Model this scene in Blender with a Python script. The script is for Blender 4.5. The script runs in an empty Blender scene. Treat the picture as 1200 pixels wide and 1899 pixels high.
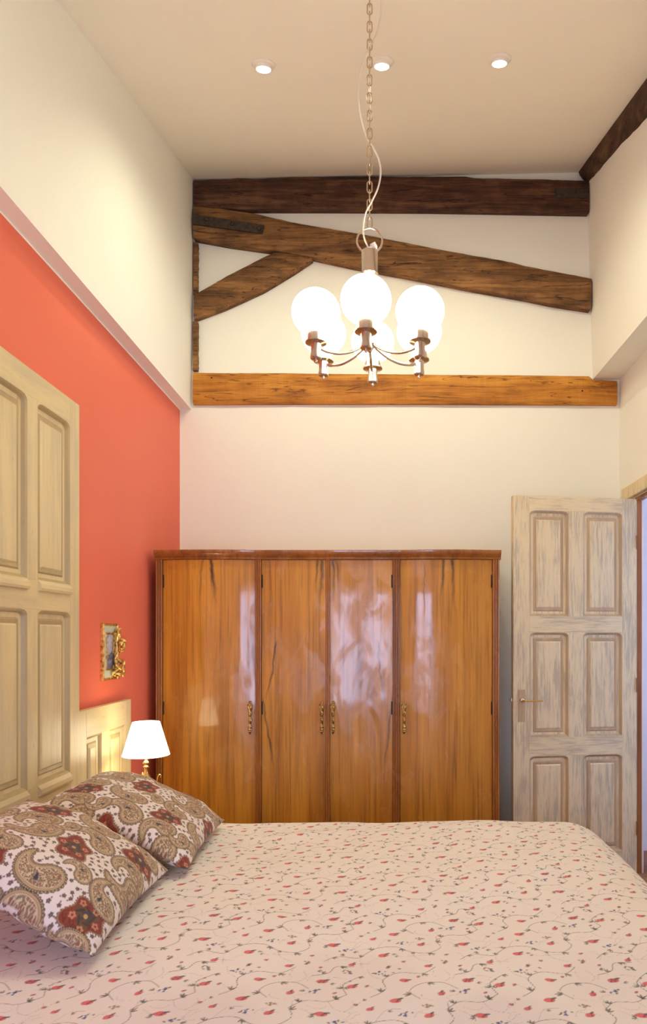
import bpy, bmesh, math, random
import numpy as np
from mathutils import Vector, Matrix
random.seed(7)
S = bpy.context.scene
COL = S.collection
K = 1250.0          # focal length in pixels of the 1200x1899 frame
H0 = 1.33           # eye height
VX, VY = 715.0, 1180.0

# ------------------------------------------------------------------ camera
cam = bpy.data.cameras.new('camera'); co = bpy.data.objects.new('camera', cam); COL.objects.link(co)
co.location = (0, 0, H0); co.rotation_euler = (math.pi/2, 0, 0)
cam.sensor_fit = 'AUTO'; cam.sensor_width = 36.0; cam.lens = K*36.0/1899.0
cam.shift_x = -(VX-600)/1899.0; cam.shift_y = (VY-949.5)/1899.0
cam.clip_start = 0.02
S.camera = co
# ------------------------------------------------------------------ world, exposure
S.view_settings.view_transform = 'Standard'; S.view_settings.look = 'None'
S.view_settings.gamma = 1.0; S.view_settings.use_curve_mapping = False
EXPOSURE = 0.15
S.view_settings.exposure = EXPOSURE
w = bpy.data.worlds.new('sky'); S.world = w; w.use_nodes = True
bg = w.node_tree.nodes['Background']; bg.inputs[0].default_value = (.50, .64, 1.0, 1); bg.inputs[1].default_value = 15.5
S.cycles.max_bounces = 14; S.cycles.diffuse_bounces = 10; S.cycles.glossy_bounces = 5
GLOBE = 13.5; GLOBE_COL = (1, .955, .69)
SPOT_W = 20.0; SPOT_COL = (1, .95, .68)
SHADE = 5.0; LAMP_W = 1.3; LAMP_COL = (1, .78, .44)

def P(u, v, y): return Vector(((u-VX)*y/K, y, H0-(v-VY)*y/K))

# ------------------------------------------------------------------ helpers
def new_obj(name, me, mat=None, parent=None, smooth=False):
    o = bpy.data.objects.new(name, me); COL.objects.link(o)
    if mat is not None:
        for m in (mat if isinstance(mat, (list, tuple)) else [mat]): me.materials.append(m)
    if parent is not None: o.parent = parent
    if smooth:
        me.polygons.foreach_set('use_smooth', [True]*len(me.polygons))
    return o
def from_bm(name, bm, mat, parent=None, smooth=False, auto=None):
    bmesh.ops.recalc_face_normals(bm, faces=bm.faces[:])
    if auto is not None:
        for f in bm.faces: f.smooth = True
        for e in bm.edges:
            if len(e.link_faces) == 2 and e.calc_face_angle(0) > math.radians(auto): e.smooth = False
    me = bpy.data.meshes.new(name); bm.to_mesh(me); bm.free()
    return new_obj(name, me, mat, parent, smooth)
def tag(o, label=None, cat=None, group=None, kind=None):
    if label: o['label'] = label
    if cat: o['category'] = cat
    if group: o['group'] = group
    if kind: o['kind'] = kind
    return o
def thing(name, label, cat, loc=(0, 0, 0), rz=0, group=None):
    o = bpy.data.objects.new(name, None); COL.objects.link(o)
    o.empty_display_size = .05
    o.location = loc; o.rotation_euler = (0, 0, rz)
    return tag(o, label, cat, group)
def copy_tree(o, parent=None):
    c = o.copy(); COL.objects.link(c)
    if parent: c.parent = parent
    for ch in list(o.children): copy_tree(ch, c)
    return c
def box(bm, x0, x1, y0, y1, z0, z1, bev=0, mi=0):
    vs = [bm.verts.new(p) for p in ((x0,y0,z0),(x1,y0,z0),(x1,y1,z0),(x0,y1,z0),(x0,y0,z1),(x1,y0,z1),(x1,y1,z1),(x0,y1,z1))]
    fs = [bm.faces.new([vs[i] for i in q]) for q in ((0,3,2,1),(4,5,6,7),(0,1,5,4),(1,2,6,5),(2,3,7,6),(3,0,4,7))]
    for f in fs: f.material_index = mi
    if bev > 0:
        es = list({e for f in fs for e in f.edges})
        bmesh.ops.bevel(bm, geom=es, offset=bev, segments=2, affect='EDGES', profile=.6)
def prism(bm, pts, a, b, axis='y', mi=0):
    """closed outline pts (2d) extruded from a to b along axis"""
    def mk(p, t):
        return {'y': (p[0], t, p[1]), 'x': (t, p[0], p[1]), 'z': (p[0], p[1], t)}[axis]
    A = [bm.verts.new(mk(p, a)) for p in pts]; B = [bm.verts.new(mk(p, b)) for p in pts]
    n = len(pts); out = []
    out.append(bm.faces.new(A)); out.append(bm.faces.new(B[::-1]))
    for i in range(n): out.append(bm.faces.new((A[i], A[(i+1) % n], B[(i+1) % n], B[i])))
    for f in out: f.material_index = mi
def lathe(bm, prof, c=(0, 0, 0), n=32, mi=0, M=None, sx=1, sy=1, wob=None):
    rings = []
    for r, z in prof:
        if r < 1e-5: rings.append([bm.verts.new((c[0], c[1], c[2]+z))])
        else:
            ring = []
            for k in range(n):
                a = 2*math.pi*k/n; rr = r*(wob(a, z) if wob else 1)
                ring.append(bm.verts.new((c[0]+rr*math.cos(a)*sx, c[1]+rr*math.sin(a)*sy, c[2]+z)))
            rings.append(ring)
    for A, B in zip(rings, rings[1:]):
        if len(A) == 1 and len(B) == 1: continue
        for k in range(n):
            k2 = (k+1) % n
            if len(A) == 1: f = bm.faces.new((A[0], B[k], B[k2]))
            elif len(B) == 1: f = bm.faces.new((A[k], A[k2], B[0]))
            else: f = bm.faces.new((A[k], A[k2], B[k2], B[k]))
            f.material_index = mi
    if M is not None:
        bmesh.ops.transform(bm, matrix=M, verts=[v for r in rings for v in r])
def smooth_path(pts, n=8, closed=False):
    pts = [Vector(p) for p in pts]; out = []; m = len(pts)
    rng = range(m) if closed else range(m-1)
    for i in rng:
        if closed: p0, p1, p2, p3 = pts[(i-1) % m], pts[i], pts[(i+1) % m], pts[(i+2) % m]
        else: p0, p1, p2, p3 = pts[max(i-1, 0)], pts[i], pts[i+1], pts[min(i+2, m-1)]
        for k in range(n):
            t = k/n
            out.append(.5*((2*p1)+(p2-p0)*t+(2*p0-5*p1+4*p2-p3)*t*t+(3*p1-p0-3*p2+p3)*t**3))
    if not closed: out.append(pts[-1])
    return out
def tube(bm, pts, r, n=8, closed=False, mi=0):
    pts = [Vector(p) for p in pts]; m = len(pts); rings = []
    t0 = (pts[1]-pts[0]).normalized()
    ref = Vector((0, 1, 0)) if abs(t0.y) < .9 else Vector((1, 0, 0))
    nrm = (ref - t0*ref.dot(t0)).normalized()
    for i in range(m):
        if closed: t = (pts[(i+1) % m]-pts[(i-1) % m]).normalized()
        else: t = (pts[min(i+1, m-1)]-pts[max(i-1, 0)]).normalized()
        nrm = (nrm - t*nrm.dot(t)).normalized(); bi = t.cross(nrm)
        rr = r[i] if isinstance(r, (list, tuple)) else r
        rings.append([bm.verts.new(pts[i]+(nrm*math.cos(2*math.pi*k/n)+bi*math.sin(2*math.pi*k/n))*rr) for k in range(n)])
    for i in range(m if closed else m-1):
        A, B = rings[i], rings[(i+1) % m]
        for k in range(n):
            f = bm.faces.new((A[k], A[(k+1) % n], B[(k+1) % n], B[k])); f.material_index = mi
    if not closed:
        bm.faces.new(rings[0][::-1]).material_index = mi; bm.faces.new(rings[-1]).material_index = mi
def blob(bm, c, s, rot=None, sub=2):
    M = Matrix.Translation(c) @ (rot.to_4x4() if rot is not None else Matrix.Identity(4)) @ Matrix.Diagonal((*s, 1))
    bmesh.ops.create_icosphere(bm, subdivisions=sub, radius=1, matrix=M)

# ------------------------------------------------------------------ materials
class NT:
    def __init__(s, name, rough=.5, metal=0, spec=.5, coat=0, coat_r=.1):
        s.m = bpy.data.materials.new(name); s.m.use_nodes = True; s.t = s.m.node_tree
        s.b = s.t.nodes['Principled BSDF']
        s.b.inputs['Roughness'].default_value = rough; s.b.inputs['Metallic'].default_value = metal
        s.b.inputs['Specular IOR Level'].default_value = spec
        s.b.inputs['Coat Weight'].default_value = coat; s.b.inputs['Coat Roughness'].default_value = coat_r
    def n(s, typ, **kw):
        nd = s.t.nodes.new(typ)
        for k, v in kw.items(): setattr(nd, k, v)
        return nd
    def l(s, a, b): s.t.links.new(a, b)
    def setin(s, sock, v):
        if hasattr(v, 'is_output') or hasattr(v, 'links'): s.l(v, sock)
        else: sock.default_value = v
    def coord(s, scale=(1, 1, 1), rot=(0, 0, 0), loc=(0, 0, 0), kind='Object', src=None):
        mp = s.n('ShaderNodeMapping')
        if src is None:
            tc = s.n('ShaderNodeTexCoord'); src = tc.outputs[kind]
        s.l(src, mp.inputs[0]); mp.inputs['Scale'].default_value = scale
        mp.inputs['Rotation'].default_value = rot; mp.inputs['Location'].default_value = loc
        return mp.outputs[0]
    def noise(s, vec, scale=5, detail=4, rough=.5, dist=0):
        nd = s.n('ShaderNodeTexNoise'); s.l(vec, nd.inputs['Vector'])
        nd.inputs['Scale'].default_value = scale; nd.inputs['Detail'].default_value = detail
        nd.inputs['Roughness'].default_value = rough; nd.inputs['Distortion'].default_value = dist
        return nd.outputs['Fac']
    def ramp(s, fac, stops):
        nd = s.n('ShaderNodeValToRGB'); s.l(fac, nd.inputs[0]); e = nd.color_ramp.elements
        while len(e) < len(stops): e.new(.5)
        for el, (p, c) in zip(e, stops):
            el.position = p; el.color = (*c, 1) if len(c) == 3 else c
        return nd.outputs[0]
    def mix(s, fac, a, b, mode='MIX'):
        nd = s.n('ShaderNodeMix', data_type='RGBA', blend_type=mode)
        s.setin(nd.inputs[0], fac)
        for sock, v in ((nd.inputs[6], a), (nd.inputs[7], b)):
            if isinstance(v, tuple): sock.default_value = (*v, 1) if len(v) == 3 else v
            else: s.l(v, sock)
        return nd.outputs[2]
    def math(s, op, a, b=0.0, c=None, clamp=False):
        nd = s.n('ShaderNodeMath', operation=op, use_clamp=clamp)
        s.setin(nd.inputs[0], a); s.setin(nd.inputs[1], b)
        if c is not None: s.setin(nd.inputs[2], c)
        return nd.outputs[0]
    def step(s, v, a, b):
        nd = s.n('ShaderNodeMapRange', interpolation_type='SMOOTHSTEP'); s.l(v, nd.inputs[0])
        nd.inputs[1].default_value = a; nd.inputs[2].default_value = b
        return nd.outputs[0]
    def color(s, v):
        if isinstance(v, tuple): s.b.inputs['Base Color'].default_value = (*v, 1)
        else: s.l(v, s.b.inputs['Base Color'])
    def bump(s, h, strength=.3, dist=.01):
        nd = s.n('ShaderNodeBump'); s.l(h, nd.inputs['Height'])
        nd.inputs['Strength'].default_value = strength; nd.inputs['Distance'].default_value = dist
        s.l(nd.outputs[0], s.b.inputs['Normal'])
        return nd.outputs[0]
def plain(name, c, rough=.5, metal=0, spec=.5, var=.04, scale=8, coat=0, bump=0):
    t = NT(name, rough, metal, spec, coat)
    v = t.coord(); f = t.noise(v, scale, 3)
    lo = tuple(x*(1-var) for x in c); hi = tuple(min(1, x*(1+var)) for x in c)
    t.color(t.ramp(f, [(.3, lo), (.7, hi)]))
    if bump: t.bump(t.noise(v, scale*20, 3), bump, .002)
    return t.m
def plaster(name, c):
    t = NT(name, .85, 0, .2)
    v = t.coord(); a = t.noise(v, 1.3, 4); b = t.noise(v, 60, 4)
    t.color(t.ramp(a, [(.3, tuple(x*.97 for x in c)), (.7, c)])); t.bump(b, .10, .002)
    return t.m
M_CREAM = plaster('cream_plaster', (.88, .88, .80))
M_CEIL = plaster('ceiling_plaster', (.86, .82, .72))
M_HALL = plaster('hall_plaster', (.80, .76, .80))
def red_wall():
    t = NT('salmon_wall_paint', .55, 0, .35)
    v = t.coord(); a = t.noise(v, 1.5, 4)
    red = t.ramp(a, [(.3, (.78, .170, .100)), (.7, (.82, .185, .110))])
    sep = t.n('ShaderNodeSeparateXYZ'); t.l(v, sep.inputs[0])
    f = t.math('GREATER_THAN', sep.outputs[2], 2.690)
    g = t.math('GREATER_THAN', sep.outputs[1], 4.054)
    f = t.math('MAXIMUM', f, g)
    t.color(t.mix(f, red, (.88, .88, .80))); t.bump(t.noise(v, 70, 3), .08, .002)
    return t.m
M_RED = red_wall()
def veneer(name, streaks=(), c0=(.29, .105, .011), c1=(.52, .22, .020), c2=(.66, .31, .034), seed=0, coat=.75):
    t = NT(name, .42, 0, .35, coat, .11)
    v = t.coord((1, 1, 1), loc=(seed, seed*.7, seed*.31))
    big = t.noise(t.coord((1, 1, 1), src=t.coord((3.0, 3.0, .55), loc=(seed, 0, seed))), 1.6, 4, .55, .6)
    fine = t.noise(t.coord((70, 70, 2.0), loc=(seed, 0, 0)), 1.0, 5, .6, .4)
    wav = t.noise(t.coord((9, 9, .5), loc=(0, seed, seed)), 1.4, 3, .5, 1.6)
    f = t.math('ADD', t.math('MULTIPLY', big, .55), t.math('MULTIPLY', wav, .45))
    base = t.ramp(f, [(.30, c0), (.48, c1), (.66, c2)])
    base = t.mix(t.math('MULTIPLY', t.step(fine, .46, .68), .42), base, tuple(x*.45 for x in c0))
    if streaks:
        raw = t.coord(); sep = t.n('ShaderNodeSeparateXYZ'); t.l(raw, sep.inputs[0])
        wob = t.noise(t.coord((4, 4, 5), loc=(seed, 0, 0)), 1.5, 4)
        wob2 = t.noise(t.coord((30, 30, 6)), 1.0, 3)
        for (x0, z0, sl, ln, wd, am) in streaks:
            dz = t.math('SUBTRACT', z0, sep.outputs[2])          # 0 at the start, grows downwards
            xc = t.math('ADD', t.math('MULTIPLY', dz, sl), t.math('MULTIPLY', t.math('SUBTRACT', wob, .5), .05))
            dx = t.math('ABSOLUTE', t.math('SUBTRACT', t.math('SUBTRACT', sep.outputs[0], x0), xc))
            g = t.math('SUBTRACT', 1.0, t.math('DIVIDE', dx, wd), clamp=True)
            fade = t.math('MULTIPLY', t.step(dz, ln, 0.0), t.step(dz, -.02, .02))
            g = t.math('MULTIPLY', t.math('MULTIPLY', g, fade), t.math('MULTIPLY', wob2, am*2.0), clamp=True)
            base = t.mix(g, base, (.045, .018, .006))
    t.color(base)
    warp = t.noise(t.coord((1, 1, .6)), 5.5, 3)
    nb = t.n('ShaderNodeBump'); t.l(warp, nb.inputs['Height']); nb.inputs['Strength'].default_value = .055; nb.inputs['Distance'].default_value = .01
    t.l(nb.outputs[0], t.b.inputs['Coat Normal']); t.l(nb.outputs[0], t.b.inputs['Normal'])
    sc = t.noise(t.coord((1, 1, .5)), 9, 5, .6, .5)
    t.l(t.math('MULTIPLY_ADD', t.step(sc, .42, .66), .26, .06), t.b.inputs['Coat Roughness'])
    return t.m
def paint(name, light, dark, wear, axis='z', patch=(.45, .62), rough=.42, streak=28, seed=0, grain=.5, spec=.5):
    t = NT(name, rough, 0, spec)
    lg = 1.6 if streak < 60 else 7
    sc = (streak, streak, lg) if axis == 'z' else (lg, streak, streak)
    sc2 = (7, 7, 2.2) if axis == 'z' else (2.2, 7, 7)
    st = t.noise(t.coord(sc, loc=(seed, 0, seed)), 1.0, 6, .65, .3)
    pt = t.noise(t.coord(sc2, loc=(0, seed, seed)), 1.2, 5, .65, .2)
    f = t.math('ADD', t.math('MULTIPLY', st, grain), t.math('MULTIPLY', pt, 1-grain))
    base = t.mix(t.step(f, *patch), light, dark)
    sc3 = (26, 26, 5) if axis == 'z' else (5, 26, 26)
    wr = t.noise(t.coord(sc3, loc=(seed*2, 3, 1)), 1.0, 6, .7, .6)
    base = t.mix(t.math('MULTIPLY', t.step(wr, .63, .72), .7), base, wear)
    t.color(base); t.bump(st, .35, .003)
    return t.m
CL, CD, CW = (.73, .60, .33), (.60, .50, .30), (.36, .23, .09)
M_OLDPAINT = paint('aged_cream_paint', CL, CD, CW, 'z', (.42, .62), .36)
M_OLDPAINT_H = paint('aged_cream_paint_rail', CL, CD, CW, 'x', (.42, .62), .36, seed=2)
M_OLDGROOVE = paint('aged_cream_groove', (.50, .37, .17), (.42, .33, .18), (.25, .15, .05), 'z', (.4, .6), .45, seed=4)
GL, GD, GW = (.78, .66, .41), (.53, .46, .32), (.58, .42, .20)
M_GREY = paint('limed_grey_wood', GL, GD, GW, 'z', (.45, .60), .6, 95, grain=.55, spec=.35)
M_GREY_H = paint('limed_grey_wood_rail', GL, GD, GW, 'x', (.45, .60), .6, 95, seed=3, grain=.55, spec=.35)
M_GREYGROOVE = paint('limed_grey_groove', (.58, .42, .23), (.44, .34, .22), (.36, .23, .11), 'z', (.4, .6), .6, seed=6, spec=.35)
def beam_mat(name, c0, c1, c2, rough=.75, axis='x', knots=False, spec=.3):
    t = NT(name, rough, 0, spec)
    sc = (1.1, 9, 9) if axis == 'x' else (9, 1.1, 9)
    fi = (4, 90, 90) if axis == 'x' else (90, 4, 90)
    a = t.noise(t.coord(sc), 1.8, 5, .6, .8); b = t.noise(t.coord(fi), 1.0, 5, .65, .2)
    c = t.noise(t.coord((1, 1, 1)), 7, 4, .6)
    f = t.math('ADD', t.math('MULTIPLY', a, .5), t.math('ADD', t.math('MULTIPLY', b, .25), t.math('MULTIPLY', c, .25)))
    base = t.ramp(f, [(.38, c0), (.5, c1), (.63, c2)])
    crk = t.noise(t.coord((.9, 14, 14) if axis == 'x' else (14, .9, 14), loc=(5, 2, 1)), 1.6, 3, .5, .7)
    crk = t.math('ABSOLUTE', t.math('SUBTRACT', crk, .5))
    base = t.mix(t.math('MULTIPLY', t.step(crk, .012, .002), .75), base, tuple(x*.25 for x in c0))
    if knots:
        vo = t.n('ShaderNodeTexVoronoi'); t.l(t.coord((1, 0, 2.3), loc=(.37, 0, .2)), vo.inputs['Vector']); vo.inputs['Scale'].default_value = 3.0
        ring = t.math('SINE', t.math('MULTIPLY', vo.outputs['Distance'], 190))
        k = t.math('MULTIPLY', t.step(vo.outputs['Distance'], .085, .05), t.math('MULTIPLY_ADD', ring, .25, .55))
        base = t.mix(t.math('MULTIPLY', k, .8), base, tuple(x*.4 for x in c0))
        sw = t.noise(t.coord((160, 1, 3)), 1, 2); base = t.mix(t.math('MULTIPLY', t.step(sw, .5, .7), .22), base, (.30, .12, .02))
        vo2 = t.n('ShaderNodeTexVoronoi'); t.l(t.coord((1, 0, 1)), vo2.inputs['Vector']); vo2.inputs['Scale'].default_value = 9
        base = t.mix(t.step(vo2.outputs['Distance'], .06, .035), base, (.03, .012, .005))
    t.color(base)
    t.bump(t.math('ADD', b, t.math('MULTIPLY', c, .6)), .7, .006)
    return t.m
M_DARK = beam_mat('dark_beam_wood', (.032, .014, .008), (.085, .036, .020), (.20, .095, .045))
M_DIAG = beam_mat('brown_beam_wood', (.060, .028, .014), (.19, .092, .034), (.38, .19, .065))
M_HONEY = beam_mat('honey_beam_wood', (.26, .085, .010), (.50, .195, .024), (.66, .30, .045), .55, knots=True)
M_DARKY = beam_mat('dark_rafter_wood', (.030, .014, .008), (.080, .040, .020), (.17, .10, .05), axis='y')
def metal(name, c, rough=.25, aniso=0):
    t = NT(name, rough, 1)
    v = t.coord(); t.color(t.ramp(t.noise(v, 40, 2), [(.3, tuple(x*.92 for x in c)), (.7, c)]))
    return t.m
M_NICKEL = metal('brushed_nickel', (.68, .58, .47), .23)
M_CHROME = metal('polished_chrome', (.85, .82, .80), .12)
M_CHAIN = metal('chain_metal', (.62, .50, .36), .28)
M_IRON = plain('dark_iron', (.060, .044, .032), .6, .3, var=.4, scale=50, bump=.4)
M_BRASS = metal('polished_brass', (.86, .60, .22), .22)
def patina():
    t = NT('aged_brass', .35, 1)
    v = t.coord(); t.color(t.ramp(t.noise(v, 120, 3), [(.38, (.16, .09, .03)), (.56, (.62, .42, .15))]))
    return t.m
M_ABRASS = patina()
def gilt():
    t = NT('gilded_plaster', .3, .85)
    v = t.coord(); t.color(t.ramp(t.noise(v, 60, 3), [(.32, (.35, .20, .05)), (.52, (.82, .55, .17)), (.7, (.95, .74, .30))]))
    return t.m
M_GILT = gilt()
def emit(name, c, s, base=(.9, .9, .9)):
    t = NT(name, .3)
    t.color(base); t.b.inputs['Emission Color'].default_value = (*c, 1); t.b.inputs['Emission Strength'].default_value = s
    return t.m
M_GLOBE = emit('lit_opal_glass', GLOBE_COL, GLOBE)
M_LENS = emit('lit_spot_lens', (1, .97, .93), 12)
M_CORD = plain('cream_cord', (.82, .76, .62), .5)
M_WHITE = plain('white_enamel', (.82, .78, .70), .4)
def floor_mat():
    t = NT('wood_floor', .35, 0, .5)
    v = t.coord(); br = t.n('ShaderNodeTexBrick'); t.l(v, br.inputs[0]); br.inputs['Scale'].default_value = 1
    br.inputs['Brick Width'].default_value = .9; br.inputs['Row Height'].default_value = .12; br.inputs['Mortar Size'].default_value = .002
    br.inputs['Color1'].default_value = (.36, .17, .08, 1); br.inputs['Color2'].default_value = (.27, .12, .05, 1); br.inputs['Mortar'].default_value = (.06, .03, .01, 1)
    g = t.noise(t.coord((2, 40, 40)), 1, 5, .6)
    t.color(t.mix(t.math('MULTIPLY', t.step(g, .45, .7), .4), br.outputs[0], (.14, .06, .03)))
    return t.m
M_FLOOR = floor_mat()
M_SKIRT = plain('reddish_baseboard', (.45, .24, .17), .4)
M_JAMB = veneer('door_frame_wood', c0=(.16, .05, .012), c1=(.30, .11, .03), c2=(.42, .18, .06), coat=.2)
def glass_mat():
    t = NT('window_glass', 0.0); t.b.inputs['Transmission Weight'].default_value = 1; t.b.inputs['IOR'].default_value = 1.45
    # thin pane: plain see-through with a weak reflection
    tr = t.n('ShaderNodeBsdfTransparent'); gl = t.n('ShaderNodeBsdfGlossy'); gl.inputs['Roughness'].default_value = .02
    mx = t.n('ShaderNodeMixShader'); mx.inputs[0].default_value = .06
    t.l(tr.outputs[0], mx.inputs[1]); t.l(gl.outputs[0], mx.inputs[2])
    t.l(mx.outputs[0], t.t.nodes['Material Output'].inputs[0])
    return t.m
M_GLASS = glass_mat()

# ------------------------------------------------------------------ room shell
YB, YR = 4.058, -.50
XL, XLU, XR = -1.237, -1.160, 1.409
ZL, ZR = 2.697, 2.874
def zc(x, y): return 4.094+.0236*x-.3*(YB-y)
def struct(name, bm, mat, parent=None):
    o = from_bm(name, bm, mat, parent)
    if parent is None: o['kind'] = 'structure'
    return o
bm = bmesh.new(); box(bm, -1.5, 3.2, YR-.1, 4.25, -.08, 0); struct('floor', bm, M_FLOOR)
# ceiling: sloping slab
bm = bmesh.new()
q = []
for dz in (0, .12):
    for (x, y) in ((-1.40, YR-.12), (1.62, YR-.12), (1.62, 4.2), (-1.40, 4.2)): q.append(bm.verts.new((x, y, zc(x, y)+dz)))
for f in ((0,3,2,1),(4,5,6,7),(0,1,5,4),(1,2,6,5),(2,3,7,6),(3,0,4,7)): bm.faces.new([q[i] for i in f])
struct('ceiling', bm, M_CEIL)
# back wall
bm = bmesh.new(); box(bm, -1.40, 1.62, YB, YB+.14, 0, 4.16); struct('wall_back', bm, M_CREAM)
# left wall: lower salmon face, projecting upper part
def wall_profile(pts, y0, y1, name, mat):
    """profile pts (x,z); the last two are the top edge that follows the ceiling"""
    bm = bmesh.new()
    A = []; B = []
    for i, (x, z) in enumerate(pts):
        za = zb = z
        if z > 3.9: za, zb = zc(x, y0)-.001, zc(x, y1)-.001
        A.append(bm.verts.new((x, y0, za))); B.append(bm.verts.new((x, y1, zb)))
    n = len(pts); bm.faces.new(A); bm.faces.new(B[::-1])
    for i in range(n): bm.faces.new((A[i], A[(i+1) % n], B[(i+1) % n], B[i]))
    return struct(name, bm, mat)
wall_profile([(-1.39, 0), (XL, 0), (XL, ZL), (-1.39, ZL)], YR, YB, 'wall_left', M_RED)
wall_profile([(-1.39, ZL), (XL, ZL), (-1.170, ZL), (-1.148, 4.0), (-1.39, 4.0)], YR, YB, 'wall_left_upper', M_CREAM)
# right wall: thin partition with the doorway, thicker above the soffit
DY0, DY1, DZ = 3.05, 3.802, 2.11
bm = bmesh.new()
TW = .022
box(bm, XR, XR+TW, DY1, YB, 0, ZR); box(bm, XR, XR+TW, YR, DY0, 0, ZR); box(bm, XR, XR+TW, DY0, DY1, DZ, ZR)
struct('wall_right', bm, M_CREAM)
wall_profile([(1.60, ZR), (XR, ZR), (1.247, ZR), (1.212, 4.0), (1.60, 4.0)], YR, YB, 'wall_right_upper', M_CREAM)
# rear wall behind the camera, with the window
WX0, WX1, WZ0, WZ1 = -.64, .10, .50, 1.86
bm = bmesh.new()
box(bm, -1.39, WX0, YR-.1, YR, 0, 2.78); box(bm, WX1, 1.60, YR-.1, YR, 0, 2.78)
box(bm, WX0, WX1, YR-.1, YR, 0, WZ0); box(bm, WX0, WX1, YR-.1, YR, WZ1, 2.78)
struct('wall_rear', bm, M_CREAM)
wf = bmesh.new()
for a, b in ((WX0, WX0+.05), (WX1-.05, WX1), ((WX0+WX1)/2-.03, (WX0+WX1)/2+.03)): box(wf, a, b, YR-.07, YR-.02, WZ0, WZ1)
for a, b in ((WZ0, WZ0+.06), (WZ1-.05, WZ1)): box(wf, WX0+.05, (WX0+WX1)/2-.03, YR-.07, YR-.02, a, b); box(wf, (WX0+WX1)/2+.03, WX1-.05, YR-.07, YR-.02, a, b)
win = struct('window_1', wf, M_WHITE)
bm = bmesh.new(); box(bm, WX0+.05, WX1-.05, YR-.05, YR-.045, WZ0+.06, WZ1-.05); from_bm('pane', bm, M_GLASS, win)
pl = bpy.data.lights.new('window_portal', 'AREA'); pl.shape = 'RECTANGLE'; pl.size = WX1-WX0; pl.size_y = WZ1-WZ0
pl.cycles.is_portal = True
po = bpy.data.objects.new('window_portal', pl); COL.objects.link(po); po.location = ((WX0+WX1)/2, YR-.12, (WZ0+WZ1)/2); po.rotation_euler = (-math.pi/2, 0, math.pi)
po.rotation_euler = (math.pi/2, 0, 0)
# hall beyond the doorway (lit by its own window in its right wall)
HB = 3.92
bm = bmesh.new(); box(bm, XR+TW, 3.0, HB, HB+.1, 0, 2.5); struct('wall_hall_back', bm, M_HALL)
bm = bmesh.new(); box(bm, XR+TW, 3.0, 1.9, 2.0, 0, 2.5); struct('wall_hall_front', bm, M_HALL)
bm = bmesh.new(); box(bm, 3.0, 3.1, 1.9, 4.02, 0, .9); box(bm, 3.0, 3.1, 1.9, 4.02, 1.9, 2.5); box(bm, 3.0, 3.1, 1.9, 2.9, .9, 1.9); box(bm, 3.0, 3.1, 3.7, 4.02, .9, 1.9)
struct('wall_hall_right', bm, M_HALL)
bm = bmesh.new(); box(bm, XR+TW+.18, 3.1, 1.9, 4.02, 2.5, 2.6); box(bm, XR+TW, XR+TW+.18, 1.9, 4.02, 2.5, 2.6); struct('ceiling_hall', bm, M_HALL)
bm = bmesh.new(); box(bm, XR+TW, 3.0, HB-.018, HB, 0, .085, .004); struct('baseboard_hall', bm, M_SKIRT)
hw = bmesh.new()
for a, b in ((2.9, 2.95), (3.65, 3.7), (3.28, 3.32)): box(hw, 3.02, 3.07, a, b, .9, 1.9)
for a, b in ((.9, .95), (1.85, 1.9)): box(hw, 3.02, 3.07, 2.95, 3.28, a, b); box(hw, 3.02, 3.07, 3.32, 3.65, a, b)
hwin = struct('window_2', hw, M_WHITE)
bm = bmesh.new(); box(bm, 3.04, 3.045, 2.95, 3.65, .95, 1.85); from_bm('pane', bm, M_GLASS, hwin)
# door casing and jamb
bm = bmesh.new()
box(bm, XR-.030, XR-.0005, 2.88, 3.945, 2.115, 2.188, .004)
struct('trim_1', bm, M_GREY)
bm = bmesh.new()
box(bm, XR-.001, XR+TW+.006, DY1-.022, DY1-.0005, 0, DZ)
box(bm, XR-.001, XR+TW+.006, DY0, DY1-.022, DZ-.02, DZ)
box(bm, XR-.001, XR+TW+.006, DY0, DY0+.02, 0, DZ-.02)
struct('trim_2', bm, M_JAMB)
bm = bmesh.new(); box(bm, XR+TW+.0065, XR+TW+.018, DY1-.02, DY1+.05, 0, DZ+.05, .002); struct('trim_3', bm, M_WHITE)

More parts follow.
